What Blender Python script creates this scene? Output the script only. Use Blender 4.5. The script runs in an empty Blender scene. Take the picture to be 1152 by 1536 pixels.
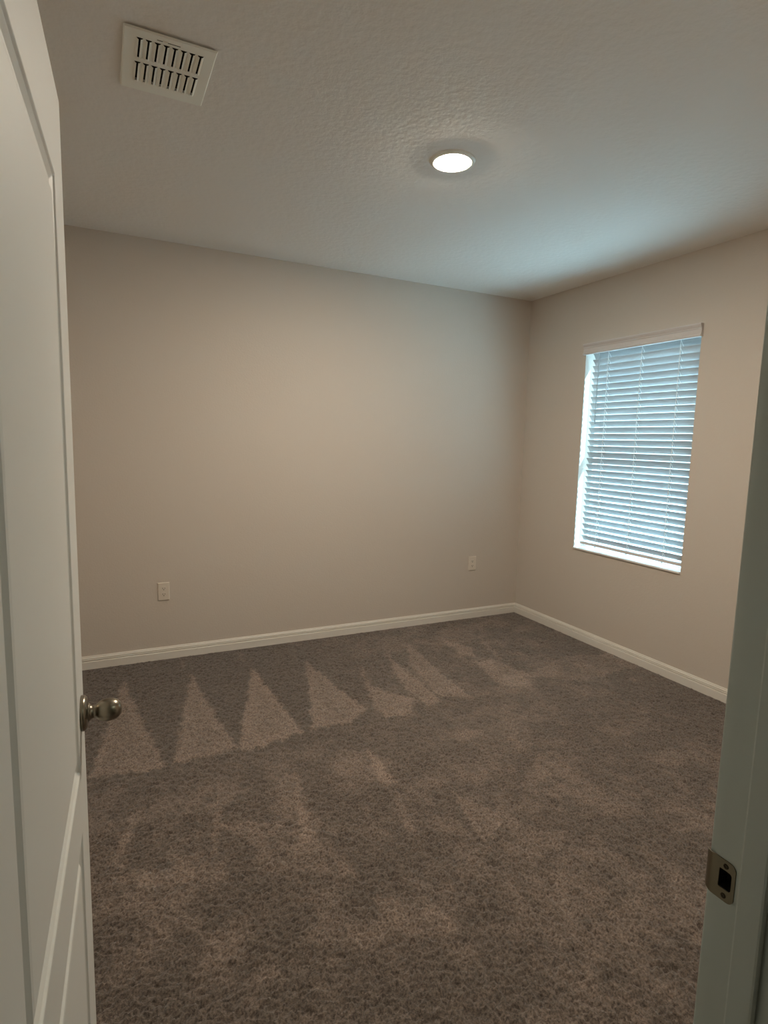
import bpy, bmesh, math
import numpy as np
from mathutils import Vector, Matrix

# ------------------------------------------------------------------ camera, world, exposure
scene = bpy.context.scene
col = scene.collection
H = 2.64                       # ceiling height
D = 3.914                      # back wall (y)
R = 3.2366                     # right wall (x)
LX = -0.62                     # left wall (x)
WY0, WY1 = 0.325, 0.437        # front wall with the doorway (y, hall side / room side)
CAMZ = 1.4686
YAW, PITCH, ROLL, FPX = 0.457948, 0.123402, 0.025413, 864.95

fw = Vector((math.sin(YAW)*math.cos(PITCH), math.cos(YAW)*math.cos(PITCH), -math.sin(PITCH)))
rt = Vector((math.cos(YAW), -math.sin(YAW), 0)); up = rt.cross(fw)
r2 = math.cos(ROLL)*rt + math.sin(ROLL)*up
u2 = -math.sin(ROLL)*rt + math.cos(ROLL)*up
cam_data = bpy.data.cameras.new('camera')
cam = bpy.data.objects.new('camera', cam_data); col.objects.link(cam)
m = Matrix.Identity(4)
for i in range(3):
    m[i][0], m[i][1], m[i][2], m[i][3] = r2[i], u2[i], -fw[i], (0, 0, CAMZ)[i]
cam.matrix_world = m
cam_data.sensor_fit = 'VERTICAL'; cam_data.sensor_height = 24.0
cam_data.lens = FPX/1536*24.0
cam_data.clip_start = 0.02
scene.camera = cam

SKY_COL, SKY_STR = (0.48, 0.76, 1.0), 0.75
SUN_STR = 9.0
LAMP_COL, LAMP_STR = (1.0, 0.87, 0.70), 160.0
HALL_COL, HALL_POWER = (0.86, 1.0, 0.86), 0.8
world = bpy.data.worlds.new('world'); scene.world = world; world.use_nodes = True
bg = world.node_tree.nodes['Background']
bg.inputs['Color'].default_value = (*SKY_COL, 1); bg.inputs['Strength'].default_value = SKY_STR

scene.view_settings.view_transform = 'Standard'; scene.view_settings.look = 'None'
scene.view_settings.gamma = 1.0; scene.view_settings.use_curve_mapping = False
scene.view_settings.exposure = 2.5

# window opening in the right wall
WIN_Y0, WIN_Y1, WIN_Z0, WIN_Z1 = 2.352, 3.266, 0.686, 2.208

pl = bpy.data.lights.new('daylight_portal', 'AREA'); pl.shape = 'RECTANGLE'
pl.size = WIN_Z1-WIN_Z0; pl.size_y = WIN_Y1-WIN_Y0; pl.cycles.is_portal = True
po = bpy.data.objects.new('daylight_portal', pl); col.objects.link(po)
po.location = (R+0.19, (WIN_Y0+WIN_Y1)/2, (WIN_Z0+WIN_Z1)/2)
po.rotation_euler = (0, math.radians(90), 0)       # -Z axis points to -X, into the room

sl = bpy.data.lights.new('sun', 'SUN'); sl.energy = SUN_STR; sl.angle = math.radians(1.0); sl.color = (0.46, 0.77, 1.0)
so = bpy.data.objects.new('sun', sl); col.objects.link(so)
so.rotation_euler = Vector((-0.52, 0.29, -0.80)).to_track_quat('-Z', 'Y').to_euler()

hl = bpy.data.lights.new('hall_fill', 'AREA'); hl.shape = 'DISK'; hl.size = 0.3  # unseen fill light added behind the camera to brighten door and jamb
hl.energy = HALL_POWER; hl.color = HALL_COL
ho = bpy.data.objects.new('hall_fill', hl); col.objects.link(ho)
ho.location = (1.5, -0.75, H-0.03)

# ------------------------------------------------------------------ materials
def mat(name, base, rough=0.6, metal=0.0, bump=None, spec=0.5, transl=0.0, vary=0.0):
    mt = bpy.data.materials.new(name); mt.use_nodes = True
    nt = mt.node_tree; b = nt.nodes['Principled BSDF']
    b.inputs['Base Color'].default_value = (*base, 1)
    b.inputs['Roughness'].default_value = rough; b.inputs['Metallic'].default_value = metal
    b.inputs['Specular IOR Level'].default_value = spec
    tc = nt.nodes.new('ShaderNodeTexCoord')
    if vary:
        n = nt.nodes.new('ShaderNodeTexNoise'); n.inputs['Scale'].default_value = 3.0
        n.inputs['Detail'].default_value = 3
        nt.links.new(tc.outputs['Object'], n.inputs['Vector'])
        cr = nt.nodes.new('ShaderNodeValToRGB')
        cr.color_ramp.elements[0].position = .3; cr.color_ramp.elements[1].position = .7
        cr.color_ramp.elements[0].color = (*[c*(1-vary) for c in base], 1)
        cr.color_ramp.elements[1].color = (*[min(1, c*(1+vary)) for c in base], 1)
        nt.links.new(n.outputs['Fac'], cr.inputs['Fac']); nt.links.new(cr.outputs['Color'], b.inputs['Base Color'])
    if bump:
        sc, st, dist = bump
        n = nt.nodes.new('ShaderNodeTexNoise'); n.inputs['Scale'].default_value = sc
        n.inputs['Detail'].default_value = 2.5; n.inputs['Roughness'].default_value = .55
        nt.links.new(tc.outputs['Object'], n.inputs['Vector'])
        bp = nt.nodes.new('ShaderNodeBump'); bp.inputs['Strength'].default_value = st
        bp.inputs['Distance'].default_value = dist
        nt.links.new(n.outputs['Fac'], bp.inputs['Height']); nt.links.new(bp.outputs['Normal'], b.inputs['Normal'])
    if transl:
        t = nt.nodes.new('ShaderNodeBsdfTranslucent'); t.inputs['Color'].default_value = (*base, 1)
        mx = nt.nodes.new('ShaderNodeMixShader'); mx.inputs[0].default_value = transl
        nt.links.new(b.outputs[0], mx.inputs[1]); nt.links.new(t.outputs[0], mx.inputs[2])
        nt.links.new(mx.outputs[0], nt.nodes['Material Output'].inputs['Surface'])
    return mt

M = {}
M['wall'] = mat('wall_paint', (0.625, 0.562, 0.495), 0.75, bump=(95, .28, .003), spec=.25)
M['ceiling'] = mat('ceiling_paint', (0.88, 0.85, 0.80), 0.85, bump=(38, .45, .006), spec=.2)
M['trim'] = mat('white_trim_paint', (0.78, 0.75, 0.69), 0.42, bump=(60, .05, .001))
M['door'] = mat('white_door_paint', (0.74, 0.745, 0.71), 0.45, bump=(180, .07, .001))
M['jamb'] = mat('white_jamb_paint', (0.59, 0.65, 0.62), 0.40, bump=(70, .22, .001))
M['plastic'] = mat('ivory_plastic', (0.71, 0.645, 0.56), 0.35)
M['slot'] = mat('dark_slot', (0.10, 0.085, 0.07), 0.7)
M['nickel'] = mat('brushed_nickel', (0.27, 0.24, 0.19), 0.30, 1.0, bump=(300, .06, .0005))
M['strike'] = mat('aged_nickel', (0.24, 0.215, 0.155), 0.42, 1.0)
M['cavity'] = mat('cavity_shade', (0.012, 0.010, 0.008), 0.9)  # near-black colour stands for the unlit inside of the latch hole
M['vent'] = mat('vent_enamel', (0.93, 0.94, 0.86), 0.4)
M['vent_shade'] = mat('vent_shade_black', (0.02, 0.02, 0.018), 0.9)  # near-black colour stands for shade inside the vent openings
M['slat'] = mat('blind_slat', (0.45, 0.455, 0.45), 0.4, transl=.03)
M['rail'] = mat('blind_rail', (0.67, 0.64, 0.63), 0.4)
M['cord'] = mat('blind_cord', (0.88, 0.88, 0.86), 0.7, transl=.35)
M['wand'] = mat('blind_wand', (0.42, 0.50, 0.52), 0.25)
M['vinyl'] = mat('window_vinyl', (0.82, 0.82, 0.82), 0.35)
M['sill'] = mat('sill_stone', (0.86, 0.85, 0.83), 0.3, vary=.04)
M['ground'] = mat('outdoor_concrete', (0.60, 0.60, 0.58), 0.9, vary=.08)
M['screw'] = mat('screw_metal', (0.07, 0.06, 0.045), 0.5, 1.0)

def glass_mat():
    mt = bpy.data.materials.new('window_glass'); mt.use_nodes = True; nt = mt.node_tree
    nt.nodes.remove(nt.nodes['Principled BSDF'])
    a = nt.nodes.new('ShaderNodeBsdfTransparent'); a.inputs['Color'].default_value = (.93, .97, .96, 1)
    g = nt.nodes.new('ShaderNodeBsdfGlossy'); g.inputs['Roughness'].default_value = .02
    lw = nt.nodes.new('ShaderNodeLayerWeight'); lw.inputs['Blend'].default_value = .5
    pw = nt.nodes.new('ShaderNodeMath'); pw.operation = 'POWER'; pw.inputs[1].default_value = 5
    f = nt.nodes.new('ShaderNodeMath'); f.operation = 'MULTIPLY_ADD'; f.inputs[1].default_value = .9; f.inputs[2].default_value = .04
    nt.links.new(lw.outputs['Facing'], pw.inputs[0]); nt.links.new(pw.outputs[0], f.inputs[0])
    mx = nt.nodes.new('ShaderNodeMixShader')
    nt.links.new(f.outputs[0], mx.inputs[0]); nt.links.new(a.outputs[0], mx.inputs[1]); nt.links.new(g.outputs[0], mx.inputs[2])
    nt.links.new(mx.outputs[0], nt.nodes['Material Output'].inputs['Surface'])
    return mt
M['glass'] = glass_mat()

def lamp_mat():
    mt = bpy.data.materials.new('lit_diffuser'); mt.use_nodes = True; nt = mt.node_tree
    nt.nodes.remove(nt.nodes['Principled BSDF'])
    e = nt.nodes.new('ShaderNodeEmission'); e.inputs['Color'].default_value = (*LAMP_COL, 1)
    e.inputs['Strength'].default_value = LAMP_STR
    nt.links.new(e.outputs[0], nt.nodes['Material Output'].inputs['Surface'])
    return mt
M['lamp'] = lamp_mat()

def carpet_mat():
    mt = bpy.data.materials.new('brown_cut_pile'); mt.use_nodes = True; nt = mt.node_tree; N = nt.nodes; L = nt.links
    b = N['Principled BSDF']; b.inputs['Roughness'].default_value = 1.0; b.inputs['Specular IOR Level'].default_value = .05
    b.inputs['Sheen Weight'].default_value = .30; b.inputs['Sheen Roughness'].default_value = .6
    tc = N.new('ShaderNodeTexCoord')
    at = N.new('ShaderNodeAttribute'); at.attribute_name = 'nap'
    n1 = N.new('ShaderNodeTexNoise'); n1.inputs['Scale'].default_value = 150; n1.inputs['Detail'].default_value = 3; n1.inputs['Roughness'].default_value = .6
    n2 = N.new('ShaderNodeTexNoise'); n2.inputs['Scale'].default_value = 420; n2.inputs['Detail'].default_value = 2
    for n in (n1, n2): L.new(tc.outputs['Object'], n.inputs['Vector'])
    # yarn colour, with the shade of pits between tufts mottled into it
    cr = N.new('ShaderNodeValToRGB')
    cr.color_ramp.elements[0].position = .33; cr.color_ramp.elements[0].color = (0.056, 0.0435, 0.036, 1)
    cr.color_ramp.elements[1].position = .70; cr.color_ramp.elements[1].color = (0.240, 0.195, 0.164, 1)
    L.new(n1.outputs['Fac'], cr.inputs['Fac'])
    # combed nap shows the paler side of the yarn
    mx = N.new('ShaderNodeMix'); mx.data_type = 'RGBA'; mx.blend_type = 'MULTIPLY'
    mx.inputs['Factor'].default_value = 1.0
    r = N.new('ShaderNodeValToRGB')
    r.color_ramp.elements[0].position = 0; r.color_ramp.elements[0].color = (.76, .77, .77, 1)
    r.color_ramp.elements[1].position = 1; r.color_ramp.elements[1].color = (2.35, 2.25, 2.2, 1)
    L.new(at.outputs['Fac'], r.inputs['Fac'])
    L.new(cr.outputs['Color'], mx.inputs['A']); L.new(r.outputs['Color'], mx.inputs['B'])
    L.new(mx.outputs['Result'], b.inputs['Base Color'])
    bp = N.new('ShaderNodeBump'); bp.inputs['Strength'].default_value = .6; bp.inputs['Distance'].default_value = .003
    L.new(n2.outputs['Fac'], bp.inputs['Height']); L.new(bp.outputs['Normal'], b.inputs['Normal'])
    return mt
M['carpet'] = carpet_mat()

# ------------------------------------------------------------------ helpers
def obj(name, bm, material, parent=None, smooth=False, loc=None):
    bmesh.ops.recalc_face_normals(bm, faces=bm.faces)
    me = bpy.data.meshes.new(name); bm.to_mesh(me); bm.free()
    if material: me.materials.append(M[material])
    if smooth:
        for p in me.polygons: p.use_smooth = True
    o = bpy.data.objects.new(name, me); col.objects.link(o)
    if parent: o.parent = parent
    if loc is not None: o.location = loc
    return o
def box(bm, x0, x1, y0, y1, z0, z1):
    v = [bm.verts.new((x, y, z)) for x in (x0, x1) for y in (y0, y1) for z in (z0, z1)]
    for f in ((0,1,3,2), (4,6,7,5), (0,4,5,1), (2,3,7,6), (0,2,6,4), (1,5,7,3)):
        bm.faces.new([v[i] for i in f])
def boxes(*bs):
    bm = bmesh.new()
    for b in bs: box(bm, *b)
    return bm
def bevel(o, w, seg=2):
    md = o.modifiers.new('bevel', 'BEVEL'); md.width = w; md.segments = seg; md.limit_method = 'ANGLE'
    return o
def lathe(bm, prof, axis=Vector((0,0,1)), origin=Vector((0,0,0)), seg=48, cap=True):
    """prof: list of (distance along axis, radius)"""
    axis = Vector(axis).normalized(); a = axis.orthogonal().normalized(); b = axis.cross(a)
    rings = []
    for d, r in prof:
        if r < 1e-6: rings.append([bm.verts.new(Vector(origin)+axis*d)])
        else: rings.append([bm.verts.new(Vector(origin)+axis*d+(a*math.cos(2*math.pi*k/seg)+b*math.sin(2*math.pi*k/seg))*r) for k in range(seg)])
    for p, q in zip(rings, rings[1:]):
        for k in range(seg):
            k2 = (k+1) % seg
            if len(p) == 1 and len(q) == 1: continue
            if len(p) == 1: bm.faces.new((p[0], q[k], q[k2]))
            elif len(q) == 1: bm.faces.new((p[k], p[k2], q[0]))
            else: bm.faces.new((p[k], p[k2], q[k2], q[k]))
    if cap:
        for rg in (rings[0], rings[-1]):
            if len(rg) > 2: bm.faces.new(rg)
def grid_plate(bm, xs, ys, hole, z0, z1):
    """plate of thickness z0..z1 over a grid, cells for which hole(i, j) is true are left open"""
    V = {}
    def v(i, j, z):
        k = (i, j, z)
        if k not in V: V[k] = bm.verts.new((xs[i], ys[j], z))
        return V[k]
    nx, ny = len(xs)-1, len(ys)-1
    solid = lambda i, j: 0 <= i < nx and 0 <= j < ny and not hole(i, j)
    for i in range(nx):
        for j in range(ny):
            if not solid(i, j): continue
            for z in (z0, z1): bm.faces.new([v(i,j,z), v(i+1,j,z), v(i+1,j+1,z), v(i,j+1,z)])
            for (di, dj, a, b) in ((-1,0,(i,j),(i,j+1)), (1,0,(i+1,j),(i+1,j+1)), (0,-1,(i,j),(i+1,j)), (0,1,(i,j+1),(i+1,j+1))):
                if not solid(i+di, j+dj): bm.faces.new([v(*a,z0), v(*b,z0), v(*b,z1), v(*a,z1)])
def prism(bm, prof, p0, p1, nrm, cut0=0.0, cut1=0.0):
    """profile [(out, z)] swept from p0 to p1; nrm = outward direction; cut = mitre shift per unit of out"""
    p0, p1, nrm = Vector(p0), Vector(p1), Vector(nrm); d = (p1-p0).normalized()
    A = [bm.verts.new(p0+nrm*o+Vector((0,0,z))+d*o*cut0) for o, z in prof]
    B = [bm.verts.new(p1+nrm*o+Vector((0,0,z))-d*o*cut1) for o, z in prof]
    n = len(prof)
    for i in range(n): bm.faces.new((A[i], A[(i+1) % n], B[(i+1) % n], B[i]))
    bm.faces.new(A); bm.faces.new(B)
def thing(name, label, cat, loc=(0,0,0), group=None):
    o = bpy.data.objects.new(name, None); col.objects.link(o); o.location = loc; o.empty_display_size = .05
    o['label'] = label; o['category'] = cat
    if group: o['group'] = group
    return o
def struct(name, bm, m, label=None, **k):
    o = obj(name, bm, m, **k); o['kind'] = 'structure'
    if label: o['label'] = label; 
    return o

# ------------------------------------------------------------------ room shell
HX0, HX1, HY0 = -0.9, 2.6, -1.25          # hallway extents
struct('wall_back', boxes((LX-.12, R+.16, D, D+.12, -.1, H+.1)), 'wall', 'plain beige back wall facing the doorway')
struct('wall_left', boxes((LX-.12, LX, WY0, D, -.1, H+.1)), 'wall', 'beige left wall hidden behind the open door')
bm = bmesh.new()                           # right wall around the window opening
grid_plate(bm, [WY0, WIN_Y0, WIN_Y1, D], [-.1, WIN_Z0, WIN_Z1, H+.1], lambda i, j: i == 1 and j == 1, R, R+.16)
bmesh.ops.transform(bm, verts=bm.verts, matrix=Matrix(((0,0,1,0),(1,0,0,0),(0,1,0,0),(0,0,0,1))))
struct('wall_right', bm, 'wall', 'beige right wall with the blind-covered window')
JX0, JX1, DOOR_TOP = -0.088, 0.725, 2.062  # jamb faces and head height
JT = 0.019
bm = bmesh.new()
grid_plate(bm, [HX0, JX0-JT, JX1+JT, R+.16], [-.1, DOOR_TOP+JT, H+.1], lambda i, j: i == 1 and j == 0, -WY1, -WY0)
bmesh.ops.transform(bm, verts=bm.verts, matrix=Matrix(((1,0,0,0),(0,0,-1,0),(0,1,0,0),(0,0,0,1))))
struct('wall_front', bm, 'wall', 'beige front wall around the doorway')
struct('ceiling', boxes((HX0-.12, R+.16, HY0-.12, D+.12, H, H+.1)), 'ceiling', 'textured off-white ceiling')
struct('wall_hall', boxes((HX0-.12, HX1+.12, HY0-.12, HY0, -.1, H), (HX0-.12, HX0, HY0, WY0, -.1, H), (HX1, HX1+.12, HY0, WY0, -.1, H)), 'wall', 'beige hallway walls behind the camera')
struct('subfloor', boxes((HX0-.12, R+.16, HY0-.12, D+.12, -.1, -.012)), 'slot', 'floor slab under the carpet')

# carpet: one wall-to-wall cut pile, tufts as real relief, nap marks left by the vacuum
NAP = [(1,[(.08,3.611),(.221,2.567),(-.083,2.618)]),(1,[(.46,3.581),(.53,2.616),(.368,2.598),(.26,2.591)]),
(1.1,[(.838,3.538),(.868,2.62),(.678,2.591),(.534,2.575)]),(.95,[(1.184,3.516),(1.224,2.999),(1.277,2.746),(1.13,2.605),(1.023,2.643),(.925,2.632)]),
(.9,[(1.488,3.329),(1.414,2.99),(1.571,2.729),(1.433,2.57),(1.318,2.619),(1.357,2.866)]),(.9,[(1.74,3.431),(1.721,3.196),(1.726,2.858),(1.696,2.657),(1.589,2.631),(1.596,2.913)]),
(.8,[(1.985,3.606),(1.924,3.111),(1.891,2.621),(1.728,2.709),(1.782,3.17)]),(.9,[(2.259,3.526),(2.361,3.333),(2.283,3.155),(2.209,3.226)]),
(.6,[(2.566,3.498),(2.465,3.148),(2.418,3.033),(2.462,3.263)]),(.8,[(2.232,3.059),(2.36,3.083),(2.432,2.781),(2.324,2.628),(2.148,2.681)]),
(.55,[(2.393,2.741),(2.864,2.916),(3.395,2.796),(3.199,2.583),(2.674,2.567)]),(.5,[(.396,2.317),(.374,2.082),(.316,1.915),(.301,1.932),(.352,2.122)]),
(.6,[(.362,2.096),(.605,1.996),(.453,1.938)]),(.7,[(.72,2.298),(.692,2.055),(.651,1.846),(.628,1.856),(.673,2.092)]),
(.5,[(.082,2.303),(.063,2.208),(.008,2.008),(-.008,2.022),(.034,2.161)]),(.9,[(1.099,2.368),(1.12,2.307),(1.104,2.068),(1.061,2.071),(1.063,2.198)]),
(.5,[(1.06,1.994),(1.078,1.956),(1.033,1.751),(1.005,1.763)]),(.7,[(1.291,1.917),(1.383,1.68),(1.223,1.574),(1.262,1.725)]),
(.5,[(1.475,1.557),(1.577,1.512),(1.459,1.456)]),(.5,[(.025,1.973),(.251,1.919),(.222,1.832),(.072,1.875)]),(.6,[(.696,1.747),(.734,1.716),(.728,1.643),(.687,1.674)]),
(.4,[(.427,3.904),(.453,3.843),(.444,3.678),(.421,3.687)]),(.4,[(.81,3.866),(.826,3.833),(.811,3.645),(.792,3.678)]),
(.3,[(1.599,2.305),(1.91,2.325),(1.859,2.052),(1.605,2.033)]),(.3,[(1.818,2.004),(1.974,1.903),(1.825,1.79),(1.718,1.865)]),
(.35,[(.117,1.689),(.172,1.677),(.091,1.601),(.049,1.632)]),(.4,[(.738,1.503),(.901,1.445),(.928,1.293),(.764,1.368)])]

rng = np.random.default_rng(7)
def vnoise(x, y, cell, seed):
    """smooth value noise on arrays"""
    r = np.random.default_rng(seed); n = 512; t = r.random((n, n))
    u, v = x/cell+100.3, y/cell+77.7
    i, j = np.floor(u).astype(int), np.floor(v).astype(int); a, b = u-i, v-j
    a, b = a*a*(3-2*a), b*b*(3-2*b)
    g = lambda p, q: t[p % n, q % n]
    return (g(i,j)*(1-a)+g(i+1,j)*a)*(1-b)+(g(i,j+1)*(1-a)+g(i+1,j+1)*a)*b
def sdf_poly(px, py, poly):
    """signed distance, negative inside"""
    d = np.full(px.shape, 1e9); ins = np.zeros(px.shape, bool); n = len(poly)
    for k in range(n):
        (ax, ay), (bx, by) = poly[k], poly[(k+1) % n]
        ex, ey = bx-ax, by-ay
        t = np.clip(((px-ax)*ex+(py-ay)*ey)/(ex*ex+ey*ey), 0, 1)
        d = np.minimum(d, np.hypot(px-ax-t*ex, py-ay-t*ey))
        c = (ay > py) != (by > py)
        with np.errstate(divide='ignore', invalid='ignore'):
            ins ^= c & (px < (bx-ax)*(py-ay)/(by-ay)+ax)
    return np.where(ins, -d, d)

def build_carpet():
    step = 0.0045
    gx = np.concatenate([np.arange(LX, -0.12, .02), np.arange(-0.12, R, step), [R]])
    gy = np.concatenate([np.arange(HY0, .70, .02), np.arange(.70, 2.2, step), np.arange(2.2, D, .008), [D]])
    nx, ny = len(gx), len(gy)
    X, Y = np.meshgrid(gx, gy)
    fine = (X > -.12) & (Y > .70)
    cx = X+.010*(vnoise(X, Y, .02, 21)-.5); cy = Y+.010*(vnoise(X, Y, .02, 22)-.5)
    tuft = vnoise(cx, cy*1.25, .0125, 1)
    z = np.where(fine, .0105*(tuft-.5)+.0065*(vnoise(cx, cy, .0075, 2)-.5)+.0014*rng.standard_normal(X.shape), 0)
    pit = np.clip((.36-vnoise(cx*.75, cy*1.35, .0085, 23))/.16, 0, 1)
    z -= np.where(fine, .0065*pit, 0)
    edge = np.clip(np.minimum(D-Y, R-X)/.03, .15, 1); z *= edge
    z += .003*(vnoise(X, Y, .11, 3)-.5)*edge
    wx = X+.030*(vnoise(X, Y, .035, 4)-.5)+.020*(vnoise(X, Y, .011, 5)-.5)
    wy = Y+.045*(vnoise(X, Y, .045, 6)-.5)+.030*(vnoise(X, Y, .012, 7)-.5)
    nap = np.zeros_like(X)
    streak = vnoise(X+.25*Y, Y, .018, 12)*.5+vnoise((X+.05*Y)*12, Y, .22, 13)*.5
    for w, P in NAP:
        sd = sdf_poly(wx, wy, P); s = np.clip(.5-sd/(.034 if w > .75 else .020), 0, 1)*(1 if w > .75 else 1.25); s = s*s*(3-2*s)
        s *= .62+.38*np.exp(np.minimum(sd, 0)/.03)+.35*(streak-.5)
        nap = np.maximum(nap, s*w*.64)
    blot = vnoise(X+.3*vnoise(X, Y, .3, 8), Y, .15, 9)*.45+vnoise(X, Y, .055, 10)*.3+vnoise(X*1.6+.8*Y, Y*.8-.8*X, .045, 14)*.25
    near = np.clip((2.75-Y)/.5, 0, 1)
    right = np.clip((X-.9)/1.2, 0, 1)
    w = np.maximum(near, right)
    nap = nap+.33*w*np.clip((blot-.44)/.32, 0, 1)*(1-.5*nap)
    nap += .10*w
    nap += .16*(vnoise(X, Y, .022, 11)-.5)
    nap = np.clip(nap, 0, 1)
    z += .0015*nap
    co = np.stack([X, Y, z], -1).reshape(-1, 3).astype(np.float32)
    idx = np.arange(nx*ny).reshape(ny, nx)
    q = np.stack([idx[:-1,:-1], idx[:-1,1:], idx[1:,1:], idx[1:,:-1]], -1).reshape(-1, 4)
    me = bpy.data.meshes.new('carpet'); nf = len(q)
    me.vertices.add(len(co)); me.vertices.foreach_set('co', co.ravel())
    me.loops.add(nf*4); me.loops.foreach_set('vertex_index', q.ravel().astype(np.int32))
    me.polygons.add(nf); me.polygons.foreach_set('loop_start', np.arange(0, nf*4, 4, dtype=np.int32))
    me.polygons.foreach_set('use_smooth', np.ones(nf, bool))
    a = me.attributes.new('nap', 'FLOAT', 'POINT'); a.data.foreach_set('value', nap.ravel().astype(np.float32))
    me.update(calc_edges=True); me.materials.append(M['carpet'])
    o = bpy.data.objects.new('floor', me); col.objects.link(o)
    o['kind'] = 'structure'; o['label'] = 'brown cut pile wall-to-wall carpet with pale vacuum marks'
    return o
build_carpet()

# baseboards
BB = [(0,0), (.014,0), (.014,.047), (.0125,.050), (.0095,.0515), (.0095,.0545), (.0125,.056), (.0125,.0615), (.0090,.063), (.0090,.0658), (.0115,.067), (.011,.071), (.0075,.074), (.006,.079), (.004,.083), (0,.083)]
bm = bmesh.new(); prism(bm, BB, (LX, D, 0), (R, D, 0), (0,-1,0), 1, 1)
struct('baseboard_back', bm, 'trim', 'white moulded baseboard along the back wall')
bm = bmesh.new(); prism(bm, BB, (R, D, 0), (R, WY1, 0), (-1,0,0), 1, 1)
struct('baseboard_right', bm, 'trim', 'white moulded baseboard under the window')
bm = bmesh.new(); prism(bm, BB, (LX, WY1, 0), (LX, D, 0), (1,0,0), 1, 1)
struct('baseboard_left', bm, 'trim', 'white moulded baseboard along the left wall')

# doorway: jambs, stops, casings (right side with a mortise for the latch)
SZ = 0.902                                   # latch height
ms0, ms1, mz0, mz1 = 0.4125, 0.4305, SZ-.0125, SZ+.0150
SY0, SY1, ST = 0.366, 0.400, 0.011           # door stop
bm = bmesh.new()
X0, X1 = JX1, JX1+JT
box(bm, X0, X1, WY0, WY1, 0, mz0); box(bm, X0, X1, WY0, WY1, mz1, DOOR_TOP)
box(bm, X0, X1, WY0, ms0, mz0, mz1); box(bm, X0, X1, ms1, WY1, mz0, mz1)
tr = struct('trim_1', bm, 'jamb', 'white painted right door jamb holding the metal strike plate')
bevel(obj('door_stop', boxes((JX1-ST, JX1, SY0, SY1, 0, DOOR_TOP)), 'jamb', tr), .0035)
bevel(obj('casing', boxes((JX1+.005, JX1+.062, WY1, WY1+.012, 0, DOOR_TOP+.062)), 'jamb', tr), .003)
bevel(obj('casing', boxes((JX1+.005, JX1+.062, WY0-.012, WY0, 0, DOOR_TOP+.062)), 'jamb', tr), .003)
tl = struct('trim_2', boxes((JX0-JT, JX0, WY0, WY1, 0, DOOR_TOP)), 'jamb', 'white painted left door jamb beside the hinges')
bevel(obj('door_stop', boxes((JX0, JX0+ST, SY0, SY1, 0, DOOR_TOP)), 'jamb', tl), .002)
bevel(obj('casing', boxes((JX0-.062, JX0-.005, WY1, WY1+.012, 0, DOOR_TOP+.062)), 'jamb', tl), .003)
bevel(obj('casing', boxes((JX0-.062, JX0-.005, WY0-.012, WY0, 0, DOOR_TOP+.062)), 'jamb', tl), .003)
th = struct('trim_3', boxes((JX0-JT, JX1+JT, WY0, WY1, DOOR_TOP, DOOR_TOP+JT)), 'jamb', 'white painted head jamb over the doorway')
obj('door_stop', boxes((JX0+ST, JX1-ST, SY0, SY1, DOOR_TOP-ST, DOOR_TOP)), 'jamb', th)
obj('casing', boxes((JX0-.005, JX1+.005, WY1, WY1+.012, DOOR_TOP+.005, DOOR_TOP+.062)), 'jamb', th)
obj('casing', boxes((JX0-.005, JX1+.005, WY0-.012, WY0, DOOR_TOP+.005, DOOR_TOP+.062)), 'jamb', th)

# ------------------------------------------------------------------ window in the right wall
WY = (WIN_Y0+WIN_Y1)/2
FX0, FX1 = R+.105, R+.150
bm = bmesh.new(); fwid = .030
zm = (WIN_Z0+WIN_Z1)/2
grid_plate(bm, [WIN_Y0, WIN_Y0+fwid, WIN_Y1-fwid, WIN_Y1], [WIN_Z0, WIN_Z0+fwid, zm-.02, zm+.02, WIN_Z1-fwid, WIN_Z1], lambda i, j: i == 1 and j in (1, 3), FX0, FX1)
bmesh.ops.transform(bm, verts=bm.verts, matrix=Matrix(((0,0,1,0),(1,0,0,0),(0,1,0,0),(0,0,0,1))))
win = struct('window_1', bm, 'vinyl', 'single-hung window behind the white blind')
for z0, z1 in ((WIN_Z0+fwid, zm-.02), (zm+.02, WIN_Z1-fwid)):
    obj('pane', boxes((R+.126, R+.130, WIN_Y0+fwid, WIN_Y1-fwid, z0, z1)), 'glass', win)
SILL_T = .012
s = struct('trim_4', boxes((R-.012, FX0, WIN_Y0-.0, WIN_Y1+.0, WIN_Z0, WIN_Z0+SILL_T)), 'sill', 'pale stone window sill under the blind'); bevel(s, .003)

# ------------------------------------------------------------------ door, opened into the room against the left
TH = 0.0442
EX, EY, DW, DT, DZ0, DZ1 = -0.0457, 1.2411, 0.785, 0.035, 0.012, 2.045
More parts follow.
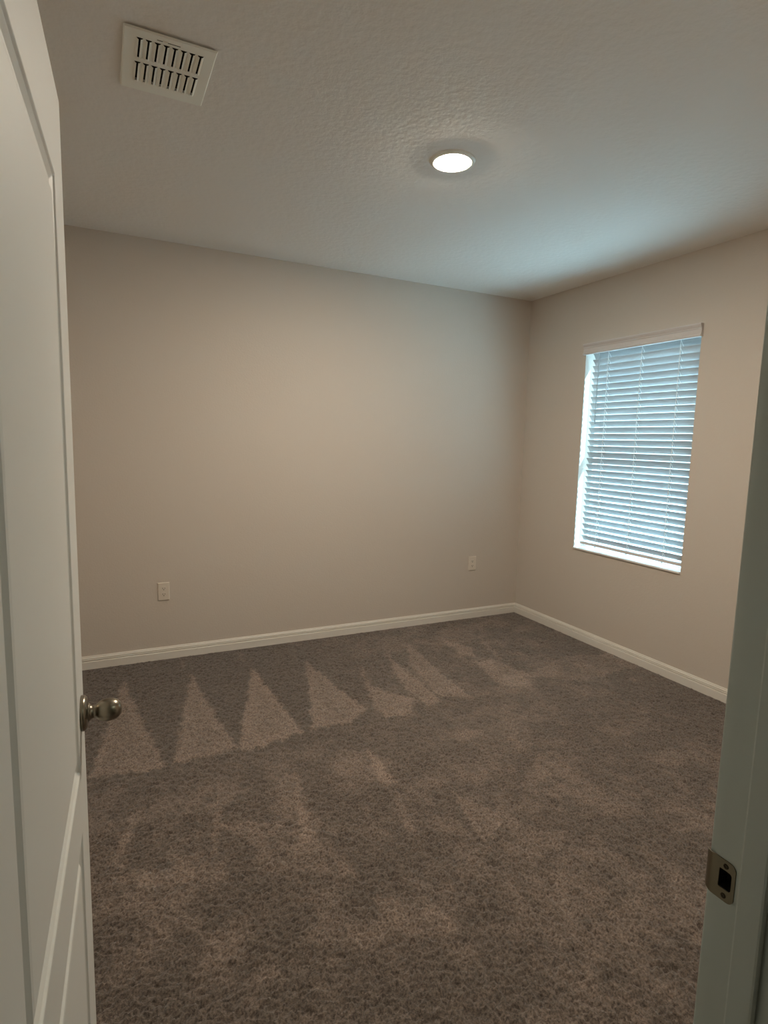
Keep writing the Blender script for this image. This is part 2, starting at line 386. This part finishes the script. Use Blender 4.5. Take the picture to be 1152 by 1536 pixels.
# local frame: s from the free edge towards the hinge (x), depth into the slab (y), z
bm = bmesh.new()
P_S0, P_S1 = .1205, .690
PAN = [(DZ0+.155, .737), (.853, 1.879)]
PROF = [(0, 0), (.0035, .0035), (.012, .0080), (.030, .0085), (.040, .0020), (.046, .0010)]
def ring(s0, s1, z0, z1, y): return [bm.verts.new((a, y, b)) for a, b in ((s0,z0),(s1,z0),(s1,z1),(s0,z1))]
for yf, sg in ((0, 1), (DT, -1)):
    xs = [0, P_S0, P_S1, DW]; zs = [DZ0, PAN[0][0], PAN[0][1], PAN[1][0], PAN[1][1], DZ1]
    V = {}
    def v(i, j):
        if (i, j) not in V: V[i, j] = bm.verts.new((xs[i], yf, zs[j]))
        return V[i, j]
    for i in range(3):
        for j in range(5):
            if i == 1 and j in (1, 3): continue
            bm.faces.new([v(i,j), v(i+1,j), v(i+1,j+1), v(i,j+1)])
    for j in (1, 3):
        prev = [v(1,j), v(2,j), v(2,j+1), v(1,j+1)]
        for off, dep in PROF[1:]:
            cur = ring(P_S0+off, P_S1-off, zs[j]+off, zs[j+1]-off, yf+sg*dep)
            for k in range(4): bm.faces.new([prev[k], prev[(k+1) % 4], cur[(k+1) % 4], cur[k]])
            prev = cur
        bm.faces.new(prev)
    if yf == 0: VA = dict(V)
    else: VB = dict(V)
for a, b in [((i,0),(i+1,0)) for i in range(3)]+[((i,5),(i+1,5)) for i in range(3)]+[((0,j),(0,j+1)) for j in range(5)]+[((3,j),(3,j+1)) for j in range(5)]:
    bm.faces.new([VA[a], VA[b], VB[b], VB[a]])
door = struct('door_1', bm, 'door', 'white two-panel door standing open at the left')
bevel(door, .0015, 2)
dm = Matrix.Identity(4)
sx = Vector((-math.sin(TH), -math.cos(TH), 0)); dy = Vector((-math.cos(TH), math.sin(TH), 0))
for i in range(3): dm[i][0], dm[i][1], dm[i][2], dm[i][3] = sx[i], dy[i], (0,0,1)[i], (EX,EY,0)[i]
door.matrix_world = dm
KS, KZ = .058, .939
def knob(outward, y0, sub):
    bm = bmesh.new()
    rose = [(0, .0), (0, .0330), (.004, .0335), (.0075, .0322), (.010, .029), (.0115, .024), (.0125, .016), (.0125, 0)]
    lathe(bm, rose, (0, outward, 0), (KS, y0, KZ), 48, cap=False)
    r = obj('knob_rose', bm, 'nickel', door, smooth=True)
    bm = bmesh.new()
    kn = [(.0120, .0), (.0120, .0190), (.0145, .0155), (.0180, .0128), (.0225, .0118), (.0260, .0125), (.0285, .0150), (.0320, .0180),
          (.0375, .0203), (.0440, .0214), (.0510, .0213), (.0580, .0197), (.0640, .0168), (.0680, .0125), (.0700, .0070), (.0706, 0)]
    lathe(bm, kn, (0, outward, 0), (KS, y0, KZ), 48, cap=False)
    k = obj('door_knob', bm, 'nickel', door, smooth=True); 
    return k
knob(-1, 0, True); knob(1, DT, False)
bm = boxes((-.0015, .001, .005, .030, KZ-.028, KZ+.028)); box(bm, -.009, 0, .011, .024, KZ-.009, KZ+.009)
obj('latch_plate', bm, 'strike', door)

# ------------------------------------------------------------------ strike plate on the right jamb
def build_strike():
    t = thing('strike_plate', 'aged metal strike plate with a dark latch hole on the right door jamb', 'strike plate', (JX1, .428, SZ))
    y0, y1 = .4085, .4385
    hz = .0285
    # plate outline, rounded at the inner end, with a latch hole
    bm = bmesh.new()
    def rrect(a0, a1, b0, b1, r0, r1, n=6):
        """rounded rectangle in (y, z); r0 radius at y=a0 side, r1 at y=a1 side"""
        pts = []
        for cx, cy, r, a in ((a1-r1, b1-r1, r1, 0), (a0+r0, b1-r0, r0, 90), (a0+r0, b0+r0, r0, 180), (a1-r1, b0+r1, r1, 270)):
            for k in range(n+1):
                an = math.radians(a+90*k/n); pts.append((cx+r*math.cos(an), cy+r*math.sin(an)))
        return pts
    out = rrect(y0, y1, SZ-hz, SZ+hz, .009, .0002); inn = rrect(ms0+.0005, ms1-.0005, mz0+.0005, mz1-.0005, .004, .0015)
    n = len(out)
    L = {}
    for nm, pts in (('o', out), ('i', inn)):
        for x in (-.0016, 0): L[nm, x] = [bm.verts.new((x+JX1, p, q)) for p, q in pts]
    for k in range(n):
        k2 = (k+1) % n
        for x in (-.0016, 0): bm.faces.new([L['o',x][k], L['o',x][k2], L['i',x][k2], L['i',x][k]])
        for nm in 'oi': bm.faces.new([L[nm,-.0016][k], L[nm,-.0016][k2], L[nm,0][k2], L[nm,0][k]])
    bmesh.ops.translate(bm, verts=bm.verts, vec=-Vector(t.location))
    p = obj('plate', bm, 'strike', t); p['label'] = 'flat metal plate around the latch hole'
    # lip curving round the jamb edge
    bm = bmesh.new(); m_ = 6; rows = []
    for k in range(m_+1):
        u = k/m_; y = y1+.0125*u; x = JX1-.0016+.0060*u*u
        for_x = []
        hh = hz-.0025*u
        rows.append([bm.verts.new((x+dx, y, SZ+s*hh)) for dx in (0, .0014) for s in (-1, 1)])
    for a, b in zip(rows, rows[1:]):
        for i, j in ((0,1),(2,3),(0,2),(1,3)): bm.faces.new([a[i], a[j], b[j], b[i]])
    for rr in (rows[0], rows[-1]): bm.faces.new([rr[0], rr[1], rr[3], rr[2]])
    bmesh.ops.translate(bm, verts=bm.verts, vec=-Vector(t.location))
    obj('lip', bm, 'strike', t, smooth=False)
    # dark box set into the mortise
    bm = bmesh.new()
    a = [(JX1+.0005, ms0+.0002, mz0+.0002), (JX1+.018, ms1-.0002, mz1-.0002)]
    box(bm, a[0][0], a[1][0], a[0][1], a[1][1], a[0][2], a[1][2])
    bm.faces.ensure_lookup_table()
    bm.faces.remove(min(bm.faces, key=lambda f: f.calc_center_median().x))
    bmesh.ops.translate(bm, verts=bm.verts, vec=-Vector(t.location))
    obj('latch_pocket', bm, 'cavity', t)
    for s in (-1, 1):
        bm = bmesh.new()
        lathe(bm, [(0, .0036), (.0006, .0034), (.0010, .0022), (.0004, .0012), (.0004, 0)], (-1,0,0), (JX1-.0016, .4215, SZ+s*.0208), 20)
        bmesh.ops.translate(bm, verts=bm.verts, vec=-Vector(t.location))
        obj('screw', bm, 'screw', t)
build_strike()

# ------------------------------------------------------------------ venetian blind in the window recess
def build_blind():
    bx = R+.055                                   # slat axis
    y0, y1 = WIN_Y0+.008, WIN_Y1-.030
    t = thing('window_blind', 'white slatted venetian blind hanging in the window, glowing with daylight', 'blind', (bx, WY, WIN_Z1))
    T = -Vector(t.location)
    def add(name, bm, m_, parent=t, **k):
        bmesh.ops.translate(bm, verts=bm.verts, vec=T); return obj(name, bm, m_, parent, **k)
    add('head_rail', boxes((R+.030, R+.084, y0, y1, WIN_Z1-.050, WIN_Z1-.002)), 'rail')
    # moulded valance with returns
    bm = bmesh.new()
    vz0, vz1 = WIN_Z1-.080, WIN_Z1-.002
    prof = [(0, vz0), (.012, vz0), (.014, vz0+.004), (.014, vz0+.012), (.009, vz0+.018), (.007, vz0+.044), (.010, vz0+.048), (.010, vz0+.054), (.016, vz0+.064), (.019, vz0+.072), (.019, vz1), (0, vz1)]
    prism(bm, prof, (R-.010, WIN_Y0-.010, 0), (R-.010, WIN_Y1+.010, 0), (-1,0,0))
    va = add('valance', bm, 'rail')
    for ya, yb in ((WIN_Y0-.010, WIN_Y0-.004), (WIN_Y1+.004, WIN_Y1+.010)):
        add('valance_return', boxes((R-.010, R-.0005, ya, yb, vz0, vz1)), 'rail')
    # slats
    n = 31; ztop, zbot = WIN_Z1-.088, WIN_Z0+.088
    w, th, tilt = .0475, .0028, math.radians(TILT)
    def slat_mesh():
        bm = bmesh.new(); k = 6; prof = []
        for i in range(k+1):
            u = -w/2+w*i/k; c = .0016*(1-(2*u/w)**2)
            prof.append((u, c+th/2))
        for i in range(k, -1, -1):
            u = -w/2+w*i/k; c = .0016*(1-(2*u/w)**2)
            prof.append((u, c-th/2))
        A = [bm.verts.new((a, y0-WY, b)) for a, b in prof]; B = [bm.verts.new((a, y1-WY, b)) for a, b in prof]
        for i in range(len(prof)): bm.faces.new((A[i], A[(i+1) % len(prof)], B[(i+1) % len(prof)], B[i]))
        bm.faces.new(A); bm.faces.new(B)
        return bm
    first = None
    for i in range(n):
        z = ztop+(zbot-ztop)*i/(n-1)
        if first is None: first = s = obj('slat', slat_mesh(), 'slat', t)
        else:
            s = first.copy(); col.objects.link(s); s.parent = t
        s.location = (0, 0, z-WIN_Z1); s.rotation_euler = (0, tilt, 0)   # room edge up when tilt > 0
    rz = WIN_Z0+.040
    br = add('bottom_rail', boxes((bx-.024, bx+.024, y0, y1, rz, rz+.018)), 'rail'); bevel(br, .003)
    for f in (.165, .49, .82):
        yc = y1+(y0-y1)*f
        bm = bmesh.new()
        dx = math.cos(tilt)*w/2+.0015
        for sx_, zo in ((-1, math.sin(tilt)*w/2), (1, -math.sin(tilt)*w/2)):
            x = bx+sx_*dx
            box(bm, x-.0009, x+.0009, yc-.0022, yc+.0022, rz+.018, WIN_Z1-.05)
        for i in range(n):                         # rungs under every slat
            z = ztop+(zbot-ztop)*i/(n-1)
            a = Vector((bx-dx, yc, z+math.sin(tilt)*w/2-.0035)); b = Vector((bx+dx, yc, z-math.sin(tilt)*w/2-.0035))
            vs = [bm.verts.new(p+Vector((0, s_*.002, q))) for p in (a, b) for s_ in (-1, 1) for q in (-.0005, .0005)]
            for fc in ((0,1,3,2), (4,6,7,5), (0,4,5,1), (2,3,7,6), (0,2,6,4), (1,5,7,3)): bm.faces.new([vs[q] for q in fc])
        add('ladder_cord', bm, 'cord')
        bm = bmesh.new(); lathe(bm, [(0, .006), (.004, .006), (.006, .004), (.006, 0)], (0,0,-1), (bx-.018, yc, rz), 16)
        add('cord_button', bm, 'wand')
    # tilt wand
    bm = bmesh.new(); yw = y1+(y0-y1)*.105; xw = R+.006
    lathe(bm, [(0, .0035), (.03, .0030), (.44, .0030), (.47, .0048), (.50, .0042), (.503, 0)], (0,0,-1), (xw, yw, WIN_Z1-.078), 12)
    add('tilt_wand', bm, 'wand', smooth=True)
TILT = 55
build_blind()
struct('ground', boxes((R+.6, R+14, -10, 16, -.35, -.25)), 'ground', 'pale ground outside the window')

# ------------------------------------------------------------------ wall outlets
def build_outlet():
    t = thing('wall_outlet', 'ivory duplex wall outlet near the open door, left one on the back wall', 'outlet', (.343, D, .4565), 'outlets on the back wall')
    bm = bmesh.new()
    w, h = .0365, .0595
    a = [(-w, -h), (w, -h), (w, h), (-w, h)]
    lv = []
    for ins, y in ((0, 0), (.0, -.0035), (.004, -.0065)):
        lv.append([bm.verts.new((x-math.copysign(ins, x), y, z-math.copysign(ins, z))) for x, z in a])
    for p, q in zip(lv, lv[1:]):
        for k in range(4): bm.faces.new([p[k], p[(k+1) % 4], q[(k+1) % 4], q[k]])
    bm.faces.new(lv[0]); bm.faces.new(lv[-1])
    obj('cover_plate', bm, 'plastic', t)
    for s in (-1, 1):
        bm = bmesh.new(); n = 28; zc = s*.0195
        pts = []
        for k in range(n):
            an = 2*math.pi*k/n; pts.append((max(-.0165, min(.0165, .0175*math.cos(an))), zc+max(-.0125, min(.0125, .0175*math.sin(an)))))
        A = [bm.verts.new((x, -.006, z)) for x, z in pts]; B = [bm.verts.new((x, -.0085, z)) for x, z in pts]
        for k in range(n): bm.faces.new([A[k], A[(k+1) % n], B[(k+1) % n], B[k]])
        bm.faces.new(A); bm.faces.new(B)
        f = obj('receptacle', bm, 'plastic', t)
        bm = boxes((-.0078, -.0048, -.0090, -.0080, zc-.0015, zc+.0075), (.0048, .0078, -.0090, -.0080, zc-.0005, zc+.0070))
        lathe(bm, [(0, .0032), (.0010, .0032)], (0,-1,0), (0, -.0080, zc-.0068), 14)
        obj('slot', bm, 'slot', f)
    bm = bmesh.new(); lathe(bm, [(0, .003), (.0012, .0026), (.0012, 0)], (0,-1,0), (0, -.0065, 0), 14)
    obj('screw', bm, 'plastic', t)
    return t
o1 = build_outlet()
def copy_tree(o, parent=None):
    c = o.copy(); col.objects.link(c)
    if parent: c.parent = parent
    for ch in list(o.children): copy_tree(ch, c)
    return c
o2 = copy_tree(o1); o2.location = (2.760, D, .4685)
o2['label'] = 'ivory duplex wall outlet close to the window corner, right one on the back wall'

# ------------------------------------------------------------------ recessed ceiling light
def build_light():
    t = thing('recessed_light', 'round recessed ceiling light glowing warm white', 'ceiling light', (1.367, 2.207, H))
    bm = bmesh.new()
    lathe(bm, [(0, .096), (.003, .096), (.007, .092), (.010, .083), (.009, .074), (.004, .0675), (.0006, .066)], (0,0,-1), (0,0,0), 64, cap=False)
    obj('trim_ring', bm, 'vent', t, smooth=True)
    bm = bmesh.new()
    lathe(bm, [(.0010, .0668), (.0080, .0645), (.0125, .057), (.0150, .040), (.0160, 0)], (0,0,-1), (0,0,0), 64, cap=False)
    d = obj('diffuser', bm, 'lamp', t, smooth=True); d['label'] = 'glowing round lens'
build_light()

# ------------------------------------------------------------------ ceiling air vent
def build_vent():
    cx, cy, hw, hd = .2300, 2.1240, .1320, .1630
    t = thing('ceiling_vent', 'white rectangular ceiling air vent with two rows of dark louvre slots', 'air vent', (cx, cy, H))
    # face with 2 x 8 slots, dropping on a sloped rim
    n = 8
    x0, x1 = -hw*.72, hw*.78
    pitch = (x1-x0)/n; sw = pitch*.80
    xs = [-hw+.004]; 
    for i in range(n): xs += [x0+i*pitch, x0+i*pitch+sw]
    xs.append(hw-.004)
    rows = [(-.124, -.024), (-.002, .104)]
    ys = [-hd+.004, rows[0][0], rows[0][1], rows[1][0], rows[1][1], hd-.004]
    bm = bmesh.new()
    grid_plate(bm, xs, ys, lambda i, j: i % 2 == 1 and j in (1, 3), -.011, -.0095)
    # sloped rim up to the ceiling
    lo = [bm.verts.new((a, b, -.011)) for a, b in ((xs[0], ys[0]), (xs[-1], ys[0]), (xs[-1], ys[-1]), (xs[0], ys[-1]))]
    hi = [bm.verts.new((a, b, -.0065)) for a, b in ((-hw,-hd), (hw,-hd), (hw,hd), (-hw,hd))]
    h2 = [bm.verts.new((a*.93, b*.93, 0)) for a, b in ((-hw,-hd), (hw,-hd), (hw,hd), (-hw,hd))]
    for k in range(4):
        k2 = (k+1) % 4
        bm.faces.new([lo[k], lo[k2], hi[k2], hi[k]]); bm.faces.new([hi[k], hi[k2], h2[k2], h2[k]])
    obj('face_plate', bm, 'vent', t)
    obj('shade_backing', boxes((x0-.004, x1+.002, rows[0][0]-.004, rows[1][1]+.004, -.0012, 0)), 'vent_shade', t)  # dark sheet against the closed ceiling, painted as the shade behind the slots
    for ya, yb in rows:
        for i in range(n):
            xa = x0+i*pitch+sw*.57; xb = x0+i*pitch+sw; bm = bmesh.new(); k = 5; A = []; B = []
            for q in range(k+1):
                u = q/k; x = xb+(xa-xb)*u; z = -.0095-.0062*math.sin(u*math.pi*.55)
                A.append((x, z))
            pr = A+[(x, z+.0009) for x, z in reversed(A)]
            va = [bm.verts.new((x, ya+.001, z)) for x, z in pr]; vb = [bm.verts.new((x, yb-.001, z)) for x, z in pr]
            for q in range(len(pr)): bm.faces.new([va[q], va[(q+1) % len(pr)], vb[(q+1) % len(pr)], vb[q]])
            bm.faces.new(va); bm.faces.new(vb)
            # stamped hood hanging off the other side of the slot
            xh = x0+i*pitch; pr = [(xh-.0010+sw*.33*u, -.0110-.0055*math.sin(u*math.pi/2)) for u in (0, .25, .5, .75, 1)]
            pr = pr+[(x, z+.0009) for x, z in reversed(pr)]
            va = [bm.verts.new((x, ya+.001, z)) for x, z in pr]; vb = [bm.verts.new((x, yb-.001, z)) for x, z in pr]
            for q in range(len(pr)): bm.faces.new([va[q], va[(q+1) % len(pr)], vb[(q+1) % len(pr)], vb[q]])
            bm.faces.new(va); bm.faces.new(vb)
            obj('louvre', bm, 'vent', t)
    bm = boxes((-.040, .026, -.1390, -.1370, -.0116, -.0108)); 
    obj('lever_slot', bm, 'vent_shade', t)
    obj('damper_lever', boxes((-.024, -.010, -.143, -.1375, -.0150, -.0108)), 'vent', t)
build_vent()
